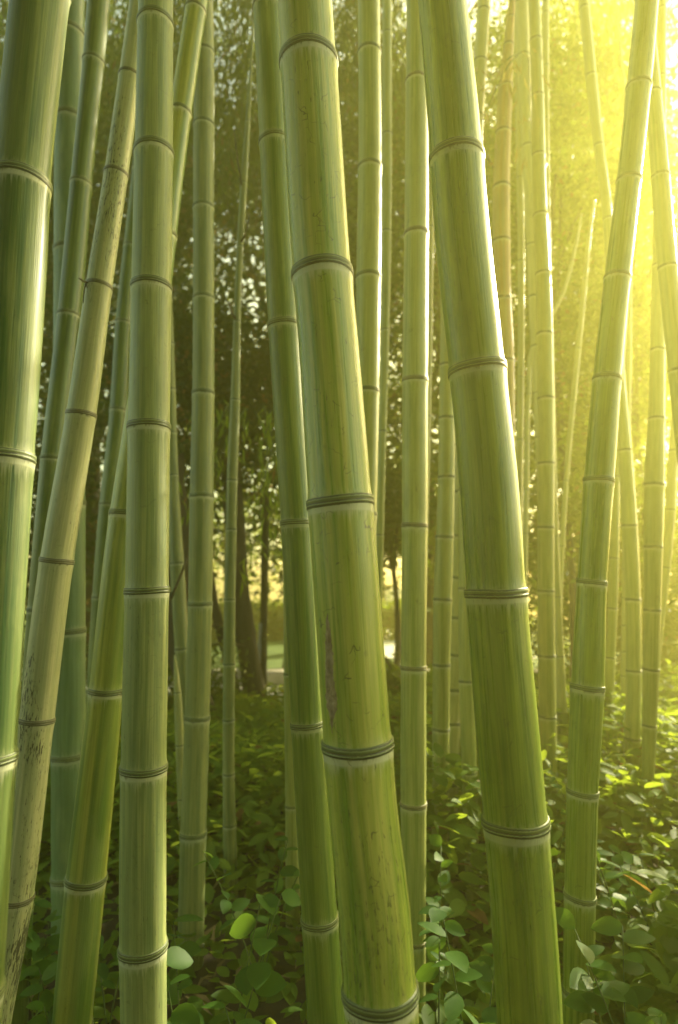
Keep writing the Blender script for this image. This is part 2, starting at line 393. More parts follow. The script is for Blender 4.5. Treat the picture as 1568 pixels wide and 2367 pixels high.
culm('c1', .92, [(0, 22, 163), (430, -22, 120), (600, -38, 112), (1060, -70, 82), (1745, -112, 41), (2000, -130, 27), (2367, -152, 6)], [386, 1046, 1768], fresh,
     'thick dark green culm with a pale streak, cut off by the left edge', G1, seg=64)
culm('c2', 2.1, [(0, 126, 197), (565, 124, 197), (1163, 121, 199), (1755, 118, 200), (2045, 118, 200)], [255, 562, 860, 1160, 1461, 1757, 2042], blue,
     'bluish green culm behind the speckled leaning one, straight and hazy', G2)
culm('c3', 1.75, [(0, 202, 256), (125, 192, 245), (415, 163, 215), (555, 149, 204), (720, 133, 188), (1050, 95, 152), (1410, 63, 122), (1800, 38, 92), (2240, 14, 72), (2367, 8, 66)],
     [124, 411, 718, 1055, 1410, 1760, 2110], deep, 'green culm leaning right between the thick left edge culm and the speckled one', G2)
culm('c4', 1.38, [(0, 300, 352), (165, 276, 330), (392, 242, 299), (655, 199, 262), (950, 154, 225), (1298, 92, 171), (1675, 43, 125), (2090, -5, 76), (2367, -48, 26)],
     [158, 386, 650, 950, 1296, 1672, 2092], speck, 'leaning pale culm covered with black speckles', G1, ring=(.17, .17, .09), seg=48)
culm('c5', 1.22, [(0, 320, 401), (330, 312, 401), (655, 304, 397), (985, 296, 394), (1370, 289, 391), (1785, 279, 386), (2200, 276, 386), (2367, 279, 387)],
     [322, 643, 976, 1365, 1789, 2221], dusty, 'upright dusty grey green culm, nearest of the left half', G1, seg=64)
culm('c6', 1.5, [(0, 431, 482), (250, 392, 446), (530, 351, 412), (643, 336, 400), (1000, 283, 353), (1185, 253, 331), (1600, 205, 287), (2040, 151, 246), (2367, 119, 214)],
     [3, 242, 528, 855, 1183, 1602, 2050], striped, 'yellow and green striped culm leaning across behind the dusty upright culm', G1, seg=56)
culm('c8', 2.7, [(0, 345, 376), (400, 305, 339), (735, 268, 304), (990, 250, 291), (1165, 230, 272), (1379, 213, 254), (1620, 199, 240), (1900, 182, 222)],
     [160, 380, 560, 737, 942, 1162, 1380, 1600], deep, 'narrow green culm seen between the speckled culm and the dusty upright one', G3)
culm('c9', 3.0, [(600, 368, 395), (900, 380, 407), (1100, 388, 413), (1301, 393, 426), (1500, 404, 438), (1700, 416, 452)],
     [790, 896, 997, 1096, 1301, 1500, 1700], dusty2, 'narrow culm leaning out to the right behind the dusty upright culm', G3)
culm('c9b', 2.75, [(1508, 402, 404), (1560, 402, 414), (1665, 404, 424), (1800, 409, 428)], [1725, 1850], yel2,
     'short pale culm left of the dark trunk, its point shaped by a shadow edge', G3, ztop=0, seg=24)  # the pointed top is a shadow edge built into the culm's shape
culm('c10', 2.1, [(0, 447, 493), (100, 448, 495), (468, 447, 495), (900, 445, 496), (1142, 439, 494), (1395, 435, 491), (1663, 427, 485), (1937, 417, 477), (2170, 411, 472), (2367, 406, 470)],
     [102, 272, 466, 678, 901, 1143, 1396, 1664, 1938, 2200], dusty2, 'straight olive culm of middle width right of the dusty upright culm', G2)
culm('c11', 2.5, [(0, 588, 590), (230, 572, 581), (430, 555, 572), (560, 548, 564), (740, 540, 557), (921, 533, 556), (1110, 524, 550), (1223, 522, 548), (1384, 518, 545), (1536, 516, 544), (1793, 515, 543), (1960, 516, 548)],
     [418, 566, 740, 921, 1108, 1223, 1386, 1536, 1667, 1793], dusty2, 'thin wand-like culm narrowing to a fine tip at the top', G3, ztop=0, seg=24)
culm('c12', 1.33, [(0, 585, 657), (315, 599, 673), (740, 619, 696), (1204, 649, 726), (1680, 673, 751), (2140, 698, 783), (2367, 711, 800)],
     [304, 738, 1206, 1682, 2146], fresh2, 'green culm tucked close behind the left side of the thickest scarred culm', G1, seg=56)
culm('c12b', 2.3, [(0, 650, 682), (600, 652, 684), (1200, 655, 688), (1500, 656, 690), (1868, 660, 692), (2100, 661, 694), (2367, 667, 700)],
     [300, 640, 960, 1260, 1560, 1868, 2140], yel, 'pale culm showing as a narrow strip left of the low end of the green culm', G2)
culm('c13', .93, [(0, 642, 767), (300, 658, 789), (555, 672, 806), (800, 691, 829), (1110, 710, 856), (1300, 721, 873), (1500, 735, 888), (1700, 747, 904), (1870, 760, 919), (2100, 783, 948), (2367, 800, 968)],
     [88, 600, 1153, 1742, 2352], main, 'thickest glossy culm in the middle with a long brown scar', G1, seg=80)
culm('c14', 1.95, [(0, 828, 878), (372, 829, 882), (626, 824, 881), (895, 822, 877), (1111, 817, 873), (1300, 812, 868), (1700, 800, 858)],
     [99, 369, 626, 895, 1185, 1500], yel, 'yellow green culm just right of the thickest scarred culm', G2)
culm('c15', 3.0, [(0, 884, 906), (555, 882, 905), (1110, 873, 891), (1400, 862, 883), (1700, 850, 872)], [68, 303, 529, 759, 994, 1236, 1450], yel,
     'slender culm hugging the right of the yellow green culm behind the thickest one', G3, seg=24)
culm('c16', 1.8, [(0, 940, 990), (170, 938, 990), (528, 935, 991), (870, 930, 990), (1212, 929, 989), (1546, 927, 986), (1868, 926, 986), (2100, 931, 985), (2367, 933, 984)],
     [168, 526, 870, 1213, 1547, 1869, 2190], yel, 'straight olive culm standing between the two thickest culms', G2, ring=(.2, .19, .08))
culm('c16b', 3.1, [(0, 990, 1008), (555, 985, 1003), (900, 980, 998), (1200, 975, 991), (1500, 968, 984)], [250, 520, 715, 960, 1150], yel2,
     'slender culm barely showing behind the right edge of the straight olive culm', G3, seg=24)
culm('c17', 1.0, [(0, 966, 1078), (300, 990, 1111), (555, 1006, 1134), (833, 1036, 1166), (1110, 1061, 1197), (1368, 1077, 1216), (1540, 1088, 1231), (1707, 1101, 1247), (1924, 1120, 1268), (2100, 1134, 1283), (2367, 1148, 1302)],
     [326, 835, 1371, 1928], rightm, 'thick glossy culm right of centre leaning left with a bright right edge', G1, ring=(.15, .19, .055), seg=72)
culm('c18', 2.6, [(0, 1028, 1056), (400, 1024, 1056), (700, 1019, 1054), (962, 1015, 1052), (1110, 1013, 1051), (1239, 1008, 1049), (1386, 1002, 1045), (1539, 1001, 1041), (1700, 1000, 1039)],
     [650, 838, 962, 1100, 1240, 1387, 1539, 1690], yel, 'culm left of the thick leaning right-hand culm, base lost in leaves', G2)
culm('c18b', 2.45, [(0, 1040, 1072), (800, 1053, 1086), (1200, 1060, 1096), (1576, 1061, 1098), (1800, 1068, 1103)], [900, 1130, 1360, 1577, 1790], yel,
     'culm peeping out along the left edge of the thick leaning right-hand culm', G3)
culm('c19', 2.8, [(0, 1104, 1134), (131, 1096, 1127), (260, 1087, 1119), (400, 1078, 1113), (800, 1060, 1098)], [14, 131, 260, 390, 530], yel2,
     'pale culm slanting out at the top behind the thick leaning right-hand culm', G3)
culm('c20', 2.7, [(0, 1176, 1192), (95, 1165, 1188), (188, 1154, 1186), (294, 1147, 1182), (421, 1140, 1179), (547, 1138, 1180), (684, 1142, 1182), (828, 1149, 1189), (1110, 1153, 1190), (1400, 1162, 1196)],
     [33, 95, 188, 294, 421, 547, 684, 828, 980, 1130], brownm, 'brownish orange culm narrowing towards the top right of centre', G3, ring=(.2, .13, .05))
culm('c21', 3.3, [(0, 1190, 1222), (250, 1199, 1229), (450, 1211, 1240), (700, 1222, 1250), (1200, 1246, 1274)], [120, 330, 560], yel2,
     'pale yellow culm beside the top of the brownish orange culm', G3)
culm('c22', 3.4, [(0, 1186, 1202), (300, 1192, 1208), (555, 1197, 1213), (850, 1197, 1212), (1110, 1191, 1209), (1300, 1190, 1207)], [150, 407, 600, 870, 1015, 1200], yel2,
     'slender vertical culm immediately right of the brownish orange culm', G3, seg=24)
culm('c23', 2.8, [(0, 1221, 1249), (212, 1228, 1257), (488, 1233, 1265), (624, 1238, 1273), (916, 1243, 1281), (1366, 1243, 1282), (1518, 1244, 1284), (1800, 1247, 1288)],
     [83, 212, 349, 488, 624, 765, 916, 1068, 1218, 1366, 1518, 1660], yel, 'vertical culm with closely spaced nodes in the right third', G2)
culm('c24', 3.2, [(0, 1253, 1269), (283, 1257, 1270), (555, 1261, 1273), (900, 1271, 1283), (1239, 1278, 1292), (1380, 1282, 1298), (1518, 1285, 1305), (1700, 1288, 1315)],
     [25, 148, 270, 343, 480, 620, 770, 920, 1080, 1239, 1380, 1518, 1650], yel2, 'slender culm touching the right side of the close-noded vertical culm', G3, seg=24)
culm('c25', 3.0, [(0, 1337, 1362), (166, 1352, 1379), (329, 1371, 1396), (460, 1389, 1413), (700, 1404, 1431), (850, 1414, 1443), (1038, 1428, 1461), (1213, 1437, 1474), (1386, 1445, 1482), (1553, 1447, 1484), (1780, 1440, 1480)],
     [10, 166, 329, 500, 680, 860, 1038, 1213, 1386, 1553], yel, 'culm leaning left at the top and passing behind the bright leaning right-hand culm', G2)
culm('c26', 3.7, [(0, 1423, 1428), (100, 1430, 1436), (230, 1442, 1450), (600, 1448, 1460), (1200, 1440, 1456)], [100, 330, 600], yel2,
     'wiry young culm near the top right, left of the bright leaning culm', G3, seg=20)
culm('c27', 1.6, [(0, 1468, 1523), (184, 1450, 1507), (407, 1427, 1483), (634, 1398, 1459), (871, 1371, 1437), (1108, 1350, 1420), (1347, 1334, 1403), (1593, 1319, 1397), (1838, 1310, 1383), (2079, 1304, 1377), (2367, 1299, 1373)],
     [181, 401, 628, 867, 1106, 1346, 1594, 1840, 2086, 2312], rightm, 'bright culm leaning right, its lower end beside the shrubs at right', G1, ring=(.16, .21, .06), seg=48)
culm('c30', 2.6, [(0, 1519, 1541), (320, 1514, 1540), (600, 1507, 1540), (804, 1503, 1539), (963, 1498, 1538), (1117, 1488, 1537), (1264, 1487, 1533), (1411, 1488, 1529), (1550, 1485, 1525), (1700, 1484, 1518)],
     [170, 400, 608, 804, 963, 1117, 1264, 1411, 1550], yel, 'upright culm near the right edge crossed by a culm leaning out of frame', G2)
culm('c29', 1.9, [(0, 1474, 1508), (203, 1489, 1529), (396, 1503, 1548), (600, 1518, 1566), (803, 1538, 1588), (1000, 1558, 1610), (1300, 1592, 1648)],
     [203, 396, 608, 850, 1100], yel, 'culm slanting out of the frame at the right edge', G2)
culm('c32', 3.3, [(0, 1478, 1496), (500, 1446, 1466), (900, 1421, 1440), (1110, 1412, 1433), (1290, 1409, 1431), (1407, 1405, 1428), (1521, 1400, 1423), (1665, 1398, 1419)],
     [900, 1100, 1290, 1407, 1521], yel, 'narrow culm following the right side of the bright leaning culm', G3, seg=28)
culm('c33', 3.4, [(600, 1578, 1604), (900, 1556, 1580), (1110, 1541, 1565), (1177, 1538, 1562), (1312, 1531, 1551), (1446, 1518, 1535), (1600, 1506, 1522)],
     [1040, 1177, 1312, 1446], yel2, 'narrow culm leaning in from the right edge low down', G3, seg=28)
culm('c34', 3.5, [(456, 1373, 1378), (555, 1357, 1366), (643, 1348, 1359), (803, 1331, 1344), (925, 1319, 1332), (1110, 1303, 1315), (1262, 1293, 1306), (1382, 1287, 1301), (1600, 1285, 1300)],
     [643, 803, 925, 1110, 1262, 1382], yel2, 'wiry leaning culm tapering to a tip among the bright leaves', G3, ztop=0, seg=20)
culm('c35', 3.7, [(480, 1345, 1349), (555, 1330, 1337), (725, 1274, 1284), (785, 1232, 1244), (909, 1218, 1228), (1100, 1212, 1224)],
     [600, 700, 785, 909], yel2, 'young twig-like culm bending behind the close-noded vertical culm', G3, ztop=0, seg=16)

# ------------------------------------------------------------------ scar, twigs on culms
scar_m = plain_material('dry_scar', (.22, .17, .10), (.42, .34, .22), 160, .9, .6, (1, 1, .5))
root, cane, base, V13, Q13 = CULMS['c13']
bvh = BVHTree.FromPolygons([tuple(v) for v in V13.tolist()], Q13.tolist())
def hit(px, py):
    d = ray(px, py); h = bvh.ray_cast(Vector(CAM), Vector(d).normalized()); return np.array(h[0]), np.array(h[1])
ysc = np.linspace(1418, 1695, 46); Vs, Fs = [], []
prof = [(1418, 757.5, 758), (1435, 754, 761), (1460, 753, 766), (1500, 752, 770), (1540, 752.5, 771), (1575, 752.5, 773), (1600, 753, 778), (1625, 754, 779), (1645, 757, 778), (1655, 762, 772), (1680, 766, 770), (1695, 768, 769)]
pa = np.array(prof)
NC = 7
for i, y in enumerate(ysc):
    l = np.interp(y, pa[:, 0], pa[:, 1])+rng.normal(0, .8); r = np.interp(y, pa[:, 0], pa[:, 2])+rng.normal(0, 1.1)
    for j in range(NC):
        p, n = hit(l+(r-l)*j/(NC-1), y)
        e = .0009*min(1, 2.2*min(j, NC-1-j)/(NC-1)+.0)+rng.uniform(0, .0004)-.0002
        Vs.append(p+n*e)
for i in range(len(ysc)-1):
    for j in range(NC-1):
        a = i*NC+j; Fs.append((a, a+1, a+NC+1, a+NC))
tag(mesh('bark_scar', np.array(Vs)-base, Fs, scar_m, root, True), 'long flaky brown scar')
twig_m = plain_material('twig_bark', (.07, .06, .03), (.12, .10, .05), 60, .8, .3)
def twig(key, pts, D, r0, r1):
    root, cane, base, _, _ = CULMS[key]
    P = np.array([at(x, y, D+dz) for x, y, dz in pts]); V, Q = tube(P, np.linspace(r0, r1, len(P)), 8)
    mesh('twig', V-base, Q, twig_m, root, True)
twig('c4', [(203, 654, 0), (198, 652, -.01), (193, 650, -.02), (188, 646, -.03), (183, 643, -.04)], 1.36, .0032, .0014)
twig('c4', [(200, 655, 0), (196, 665, -.01), (194, 682, -.01), (193, 700, -.02)], 1.36, .0022, .0009)
twig('c11', [(545, 738, 0), (538, 725, -.02), (532, 710, -.03), (530, 700, -.04)], 2.49, .006, .002)
twig('c11', [(557, 560, 0), (566, 545, 0), (572, 525, 0), (576, 500, 0)], 2.49, .006, .002)
twig('c11', [(560, 430, 0), (553, 390, 0), (547, 350, 0), (542, 300, 0)], 2.49, .006, .002)
twig('c10', [(433, 1290, .1), (424, 1315, .1), (414, 1340, .1), (404, 1362, .1), (395, 1385, .1)], 2.2, .005, .006)

# ------------------------------------------------------------------ leaves
def leaf_mesh(C, Dv, Nv, Ln, Wd, detail=1, curl=.25):
    """C centres(base), Dv direction, Nv normal, lengths, widths -> verts, quads. detail 0 = folded diamond, 1 = shaped leaf"""
    n = len(C); Dv = Dv/np.linalg.norm(Dv, axis=1)[:, None]
    Sv = np.cross(Dv, Nv); Sv /= np.maximum(np.linalg.norm(Sv, axis=1)[:, None], 1e-6); Nv = np.cross(Sv, Dv)
    if detail == 0:
        t = np.array([0, .45, 1, .45]); sx = np.array([0, .5, 0, -.5]); up = np.array([0, .06, -.12, .06]); Q0 = np.array([[0, 1, 2, 3]])
    else:
        ts = [0, .12, .30, .52, .74, .90, 1.0]; ws = [.03, .32, .48, .50, .38, .19, .01]
        t, sx, up = [], [], []
        for a, b_ in zip(ts, ws):
            for s_ in (-1, 0, 1):
                t.append(a); sx.append(s_*b_); up.append((.05 if s_ else 0)*b_*2-curl*a*a*.5)
        t, sx, up = map(np.array, (t, sx, up))
        Q0 = np.array([[r*3+c, r*3+c+1, r*3+c+4, r*3+c+3] for r in range(6) for c in range(2)])
    V = C[:, None]+Dv[:, None]*(t[None, :, None]*Ln[:, None, None])+Sv[:, None]*(sx[None, :, None]*Wd[:, None, None])+Nv[:, None]*(up[None, :, None]*Ln[:, None, None])
    k = len(t); Q = (Q0[None]+np.arange(n)[:, None, None]*k).reshape(-1, 4)
    return V.reshape(-1, 3), Q
def rdir(n): v = rng.normal(size=(n, 3)); return v/np.linalg.norm(v, axis=1)[:, None]

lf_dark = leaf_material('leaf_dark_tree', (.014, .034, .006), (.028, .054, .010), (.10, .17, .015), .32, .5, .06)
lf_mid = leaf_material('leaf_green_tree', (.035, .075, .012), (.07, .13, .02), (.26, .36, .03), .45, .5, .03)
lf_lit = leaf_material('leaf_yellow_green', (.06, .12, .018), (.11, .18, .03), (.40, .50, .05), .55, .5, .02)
lf_bamboo = leaf_material('leaf_bamboo', (.04, .075, .012), (.08, .12, .02), (.30, .36, .03), .45, .45, .05)
lf_under = leaf_material('leaf_undergrowth', (.05, .11, .014), (.11, .19, .025), (.46, .60, .05), .50, .58, .02)
lf_near = leaf_material('leaf_near_shrub', (.03, .09, .02), (.07, .16, .025), (.26, .46, .035), .45, .5, 0)
bark = plain_material('dark_bark', (.025, .020, .014), (.06, .048, .032), 14, .95, 1, (1, 1, .25))

def crown_points(n, c, rad, nclump, spread, low=0.0):
    cc = rdir(nclump)*(rng.uniform(.15, 1, nclump)**(1/2.2))[:, None]*np.array(rad)+np.array(c)
    k = rng.integers(0, nclump, n); sc = rng.uniform(.4, 1.6, nclump)[k]
    return cc[k]+rng.normal(size=(n, 3))*spread*sc[:, None], cc
def tree(x, y, h, rad, mat, label, n=14000, leaf=.10, trunk_r=.12, lean=(0, 0), zc=None, nclump=70, spread=.32, cat='tree', group='trees behind the bamboo', wr=.45, droop=0.0, trunk=True, crown_mesh=None):
    root = empty('broadleaf_tree', (x, y, 0)); tag(root, label, cat, group)
    zc = zc or h-rad[2]*.8
    if trunk:
        tt = np.linspace(0, 1, 10); P = np.stack([lean[0]*tt**1.2+.05*np.sin(tt*5), lean[1]*tt, tt*(zc+.2)-.05], -1)
        V, Q = tube(P, trunk_r*(1-.55*tt)*(1+.5*np.exp(-tt*14)), 14); off = len(V); Vs = [V]; Qs = list(Q)
        for k in range(7):
            a = rng.uniform(0, 6.28); f = rng.uniform(.55, 1); i = int(f*9); p0 = P[i]
            e = np.array([math.cos(a)*rad[0]*.8, math.sin(a)*rad[1]*.8, rng.uniform(.3, 1)*rad[2]]); s_ = np.linspace(0, 1, 5)[:, None]
            Pb = p0+e*s_+np.array([0, 0, .15])*np.sin(s_*3); V, Q = tube(Pb, np.linspace(trunk_r*.4, .012, 5), 7)
            Vs.append(V); Qs += [[q+off for q in f_] for f_ in Q]; off += len(V)
        mesh('trunk', np.concatenate(Vs), Qs, bark, root, True)
    C, cc = crown_points(n, (lean[0], lean[1], zc), rad, nclump, spread)
    C = C[C[:, 2] > .1]; n = len(C)
    Dv = rdir(n); Dv[:, 2] = Dv[:, 2]*.6-.25-droop; Nv = rdir(n); Nv[:, 2] = abs(Nv[:, 2])+.4
    L = leaf*rng.uniform(.6, 1.3, n)
    V, Q = leaf_mesh(C, Dv, Nv, L, L*wr, 0)
    mesh('crown', V, Q, mat, root)
    return root

# dark trees on the left, lit trees on the right; the sun stands behind the right edge of the frame
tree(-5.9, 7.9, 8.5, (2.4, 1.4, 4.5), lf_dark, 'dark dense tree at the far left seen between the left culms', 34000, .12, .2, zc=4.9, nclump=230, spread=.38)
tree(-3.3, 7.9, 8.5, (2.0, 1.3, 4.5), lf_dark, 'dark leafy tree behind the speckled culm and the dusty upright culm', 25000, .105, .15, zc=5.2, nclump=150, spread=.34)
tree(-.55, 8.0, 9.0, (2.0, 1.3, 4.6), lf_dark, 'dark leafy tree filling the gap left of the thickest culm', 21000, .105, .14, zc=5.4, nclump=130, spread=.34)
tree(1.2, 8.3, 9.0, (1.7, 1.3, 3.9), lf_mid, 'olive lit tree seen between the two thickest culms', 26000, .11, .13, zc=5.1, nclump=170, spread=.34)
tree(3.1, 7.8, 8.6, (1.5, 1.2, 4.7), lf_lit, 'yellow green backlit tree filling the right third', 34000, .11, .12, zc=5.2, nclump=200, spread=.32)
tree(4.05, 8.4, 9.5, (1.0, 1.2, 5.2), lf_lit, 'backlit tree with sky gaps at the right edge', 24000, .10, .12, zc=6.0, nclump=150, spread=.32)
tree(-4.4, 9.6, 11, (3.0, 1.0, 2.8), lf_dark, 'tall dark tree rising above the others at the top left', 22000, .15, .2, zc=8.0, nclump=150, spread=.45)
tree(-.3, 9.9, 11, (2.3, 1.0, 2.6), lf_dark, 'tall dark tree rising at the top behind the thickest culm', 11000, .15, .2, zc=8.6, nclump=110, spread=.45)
# unseen trees added behind and over the camera to cut frontal sky light
tree(-3.6, -2.8, 9, (2.4, 1.0, 4.4), lf_dark, 'unseen dark tree added behind the photographer at left to block sky light', 18000, .22, .2, zc=4.8, nclump=90, spread=.4, group='unseen trees added to block sky light')
tree(-.2, -3.0, 9, (1.8, .8, 4.4), lf_dark, 'unseen dark tree added straight behind the photographer to block sky light', 16000, .22, .2, zc=4.8, nclump=90, spread=.4, group='unseen trees added to block sky light')
tree(2.4, -3.9, 5, (2.2, .8, 2.4), lf_dark, 'unseen dark tree added behind the photographer at right to block sky light', 14000, .22, .2, zc=2.5, nclump=90, spread=.4, group='unseen trees added to block sky light')
tree(-1.4, -1.2, 9, (2.8, 2.2, 1.3), lf_dark, 'unseen tall tree added so its canopy blocks the sky over the photographer', 15000, .2, .15, lean=(0, .6), zc=6.8, nclump=110, spread=.5, group='unseen trees added to block sky light')
# lower, nearer foliage
tree(-3.6, 5.6, 2.9, (1.5, 1.0, 1.3), lf_dark, 'dark bush low at left behind the bluish culm', 14000, .08, .05, zc=1.5, nclump=70, spread=.24, cat='bush', group='bushes behind the bamboo')
tree(2.6, 6.4, 3.2, (1.2, .9, 1.2), lf_mid, 'leafy bush behind the vertical close-noded culm', 13000, .08, .05, zc=1.3, nclump=70, spread=.24, cat='bush', group='bushes behind the bamboo')
tree(4.2, 7.0, 2.6, (1.5, .9, 1.1), lf_mid, 'low bush at the right edge under the sky gaps', 13000, .08, .05, zc=1.15, nclump=70, spread=.24, cat='bush', group='bushes behind the bamboo')
tree(.62, 7.0, 2.9, (.55, .5, .7), lf_mid, 'small hanging bush between the thickest culm and the olive culm', 4500, .08, .04, zc=2.15, nclump=30, spread=.2, cat='bush', group='bushes behind the bamboo')
tree(-1.65, 5.7, .9, (1.0, .3, .34), lf_mid, 'low bush in front of the path kerb left of the leaning trunk', 3500, .06, .02, zc=.38, nclump=30, spread=.10, cat='bush', group='bushes behind the bamboo', trunk=True)
tree(.35, 5.9, .6, (.4, .3, .15), lf_mid, 'low bush below the white wall end', 2600, .06, .02, zc=.22, nclump=24, spread=.10, cat='bush', group='bushes behind the bamboo')
tree(1.75, 4.7, 6.4, (.75, .45, 2.5), lf_mid, 'slender leafy tree close behind the close-noded vertical culm, glowing in the haze', 9000, .075, .035, zc=3.6, nclump=75, spread=.17, group='slender backlit trees at right')
tree(2.55, 5.1, 6.8, (.6, .45, 2.6), lf_mid, 'slender leafy tree close behind the culms at the right edge', 7000, .075, .035, zc=3.9, nclump=60, spread=.17, group='slender backlit trees at right')
tree(1.0, 5.3, 7.0, (.55, .4, 2.4), lf_mid, 'slender leafy tree behind the brownish orange culm', 6000, .075, .03, zc=4.3, nclump=50, spread=.17, group='slender backlit trees at right')
# shrubs added just outside the view to shade the feet of the culms
tree(1.95, 1.8, 1.8, (.48, .55, .95), lf_mid, 'leafy shrub added just outside the right edge to block sun, nearest the big culms', 5200, .07, .02, zc=.9, nclump=46, spread=.12, cat='shrub', group='shrubs added to shade the big culms')
tree(2.8, 2.8, 2.5, (.62, .7, 1.2), lf_mid, 'taller leafy shrub added just outside the right edge to block sun', 2600, .07, .03, zc=1.2, nclump=60, spread=.14, cat='shrub', group='shrubs added to shade the big culms')
tree(-.2, -1.6, 1.3, (1.9, .5, .65), lf_dark, 'low unseen shrub added behind the photographer to cut low sky light', 6500, .08, .02, zc=.65, nclump=60, spread=.15, cat='shrub', group='shrubs added to shade the big culms')
# sunlit far trees beyond the lawn
tree(-2.6, 14.2, 5, (2.4, 1.4, 1.5), lf_lit, 'sunlit far tree beyond the lawn at left', 5500, .15, .16, zc=2.7, nclump=50, spread=.4, group='sunlit trees beyond the lawn')
tree(1.0, 15.5, 5, (1.4, 1.4, 1.4), lf_lit, 'sunlit far tree beyond the white wall end', 5000, .15, .16, zc=3.2, nclump=40, spread=.4, group='sunlit trees beyond the lawn')
# hedge
def hedge(x0, x1, y0, y1, h, mat, label):
    root = empty('hedge', ((x0+x1)/2, (y0+y1)/2, 0)); tag(root, label, 'hedge')
    n = 16000; C = np.stack([rng.uniform(x0, x1, n)-(x0+x1)/2, rng.uniform(y0, y1, n)-(y0+y1)/2, h*rng.uniform(0, 1, n)**.8+rng.normal(0, .05, n)+.05], -1)
    Dv = rdir(n); Nv = rdir(n); L = .12*rng.uniform(.6, 1.3, n); V, Q = leaf_mesh(C, Dv, Nv, L, L*.6, 0); mesh('foliage', V, Q, mat, root)
hedge(-6, 3.2, 11.8, 12.5, .75, lf_mid, 'clipped green hedge along the far side of the lawn')

# tree trunks seen low at left of centre
def trunk_tree(pts, D, wpx, label, n=3000, crown=True):
    P = np.array([at(x, y, D) for x, y in pts]); wp = np.array(wpx, float)
    base = P[-1].copy()
    t = P[-1]-P[-2]; t /= np.linalg.norm(t); Pg = P[-1]+t*((P[-1, 2]+.05)/max(-t[2], .2)); 
    P = np.vstack([P, Pg]); r = np.append(wp, wp[-1]*1.15)*D/F/2
    base = np.array([Pg[0], Pg[1], 0]); u = np.linspace(0, 1, 24); s = np.linspace(0, 1, len(P))
    Pi = np.stack([np.interp(u, s, P[:, k]) for k in range(3)], -1); ri = np.interp(u, s, r)
    jit = 1+.06*rng.normal(size=(24, 14)); V, Q = tube(Pi, ri[:, None]*jit, 14)
    root = empty('leaning_tree', base); tag(root, label, 'tree', 'dark trunks by the path'); mesh('trunk', V-base, Q, bark, root, True)
    C, _ = crown_points(n, P[0]-base+np.array([0, 0, .75]), (.7, .6, .6), 22, .2); L = .10*rng.uniform(.6, 1.3, n)
    V, Q = leaf_mesh(C, rdir(n), rdir(n), L, L*.5, 0); mesh('crown', V, Q, lf_dark, root)
trunk_tree([(530, 1050), (543, 1200), (552, 1350), (565, 1450), (580, 1550), (596, 1635)], 5.9, [46, 48, 42, 46, 46, 56], 'thick dark trunk leaning left beside the thin wand-like culm')
trunk_tree([(400, 1050), (410, 1250), (413, 1400), (430, 1520), (455, 1620), (480, 1700), (496, 1800)], 5.2, [50, 60, 66, 70, 70, 66, 60], 'dark brown trunk leaning behind the straight olive culm of middle width')
trunk_tree([(470, 1250), (495, 1400), (520, 1500), (545, 1600)], 6.1, [24, 22, 22, 24], 'slim dark trunk between the olive culm and the wand-like culm', 1500)
trunk_tree([(614, 1150), (612, 1330), (610, 1460), (608, 1640)], 6.2, [20, 17, 16, 18], 'slim upright dark stem right of the leaning trunk', 1800)
pole = empty('prop_pole', at_ground(597, 1640)); P = np.array([at(606, 1440, 6.2), at(600, 1540, 6.2), at(594, 1640, 6.2), at(592, 1690, 6.2)])
V, Q = tube(P, .03, 10); mesh('shaft', V-np.array(pole.location), Q, plain_material('grey_pole', (.16, .19, .20), (.24, .27, .28), 20, .6, .1), pole, True)
tag(pole, 'grey blue leaning pole beside the slim dark stem', 'pole')
# white pillar and dark post
white = plain_material('white_plaster', (.72, .71, .66), (.82, .81, .77), 6, .8, .1)
pl = at(902, 1560, 9.4)
wp_ = empty('white_wall', (1.50, 16.0, 0)); tag(wp_, 'blurred white garden wall end seen right of the thickest culm above the leaves', 'wall')
box('masonry', -.33, .36, -.15, .15, 0, 1.0, white, wp_); box('coping', -.37, .40, -.19, .19, 1.003, 1.08, white, wp_); box('plinth', -.35, .38, -.18, .18, -.02, .22, stone, wp_)
dp = empty('dark_post', (.86, 8.6, 0)); tag(dp, 'short dark grey post in front of the white wall end', 'post')
gm = plain_material('dark_metal', (.08, .085, .08), (.12, .12, .11), 10, .5, .1)
V, Q = tube(np.array([(0, 0, 0), (0, 0, .3), (0, 0, .52)]), [.06, .06, .06], 14); mesh('shaft', V, Q, gm, dp, True)
V, Q = tube(np.array([(0, 0, .52), (0, 0, .55), (0, 0, .57)]), [.07, .07, .03], 14); mesh('cap', V, Q, gm, dp, True)

# ------------------------------------------------------------------ undergrowth (uncountable) and single plants
def under(name, label_kind, n, region, hfun, size, mat, wr=.5, detail=0, seedz=1.6):
    x = rng.uniform(region[0], region[1], n); y = rng.uniform(region[2], region[3], n)
    nz = np.sin(x*3.1+1)*np.cos(y*2.7)+.6*np.sin(x*7.3+y*5.1)+.4*np.cos(y*9.1-x*4)
    h = hfun(x, y)*(1+.18*nz); z = h*(rng.uniform(0, 1, n)**(1/seedz))
    keep = (h > .03) & ((y > 2.6) | (x/y > .06) | (rng.uniform(size=len(x)) < .28)); C = np.stack([x, y, z], -1)[keep]; n = len(C)
    a = rng.uniform(0, 6.28, n); Dv = np.stack([np.cos(a), np.sin(a), rng.normal(.05, .35, n)], -1)
    Nv = rng.normal(size=(n, 3))*.35+np.array([0, 0, 1]); L = size*rng.uniform(.55, 1.35, n)
    V, Q = leaf_mesh(C, Dv, Nv, L, L*wr, detail); o = mesh(name, V, Q, mat, None, detail > 0); tag(o, kind='stuff'); return o
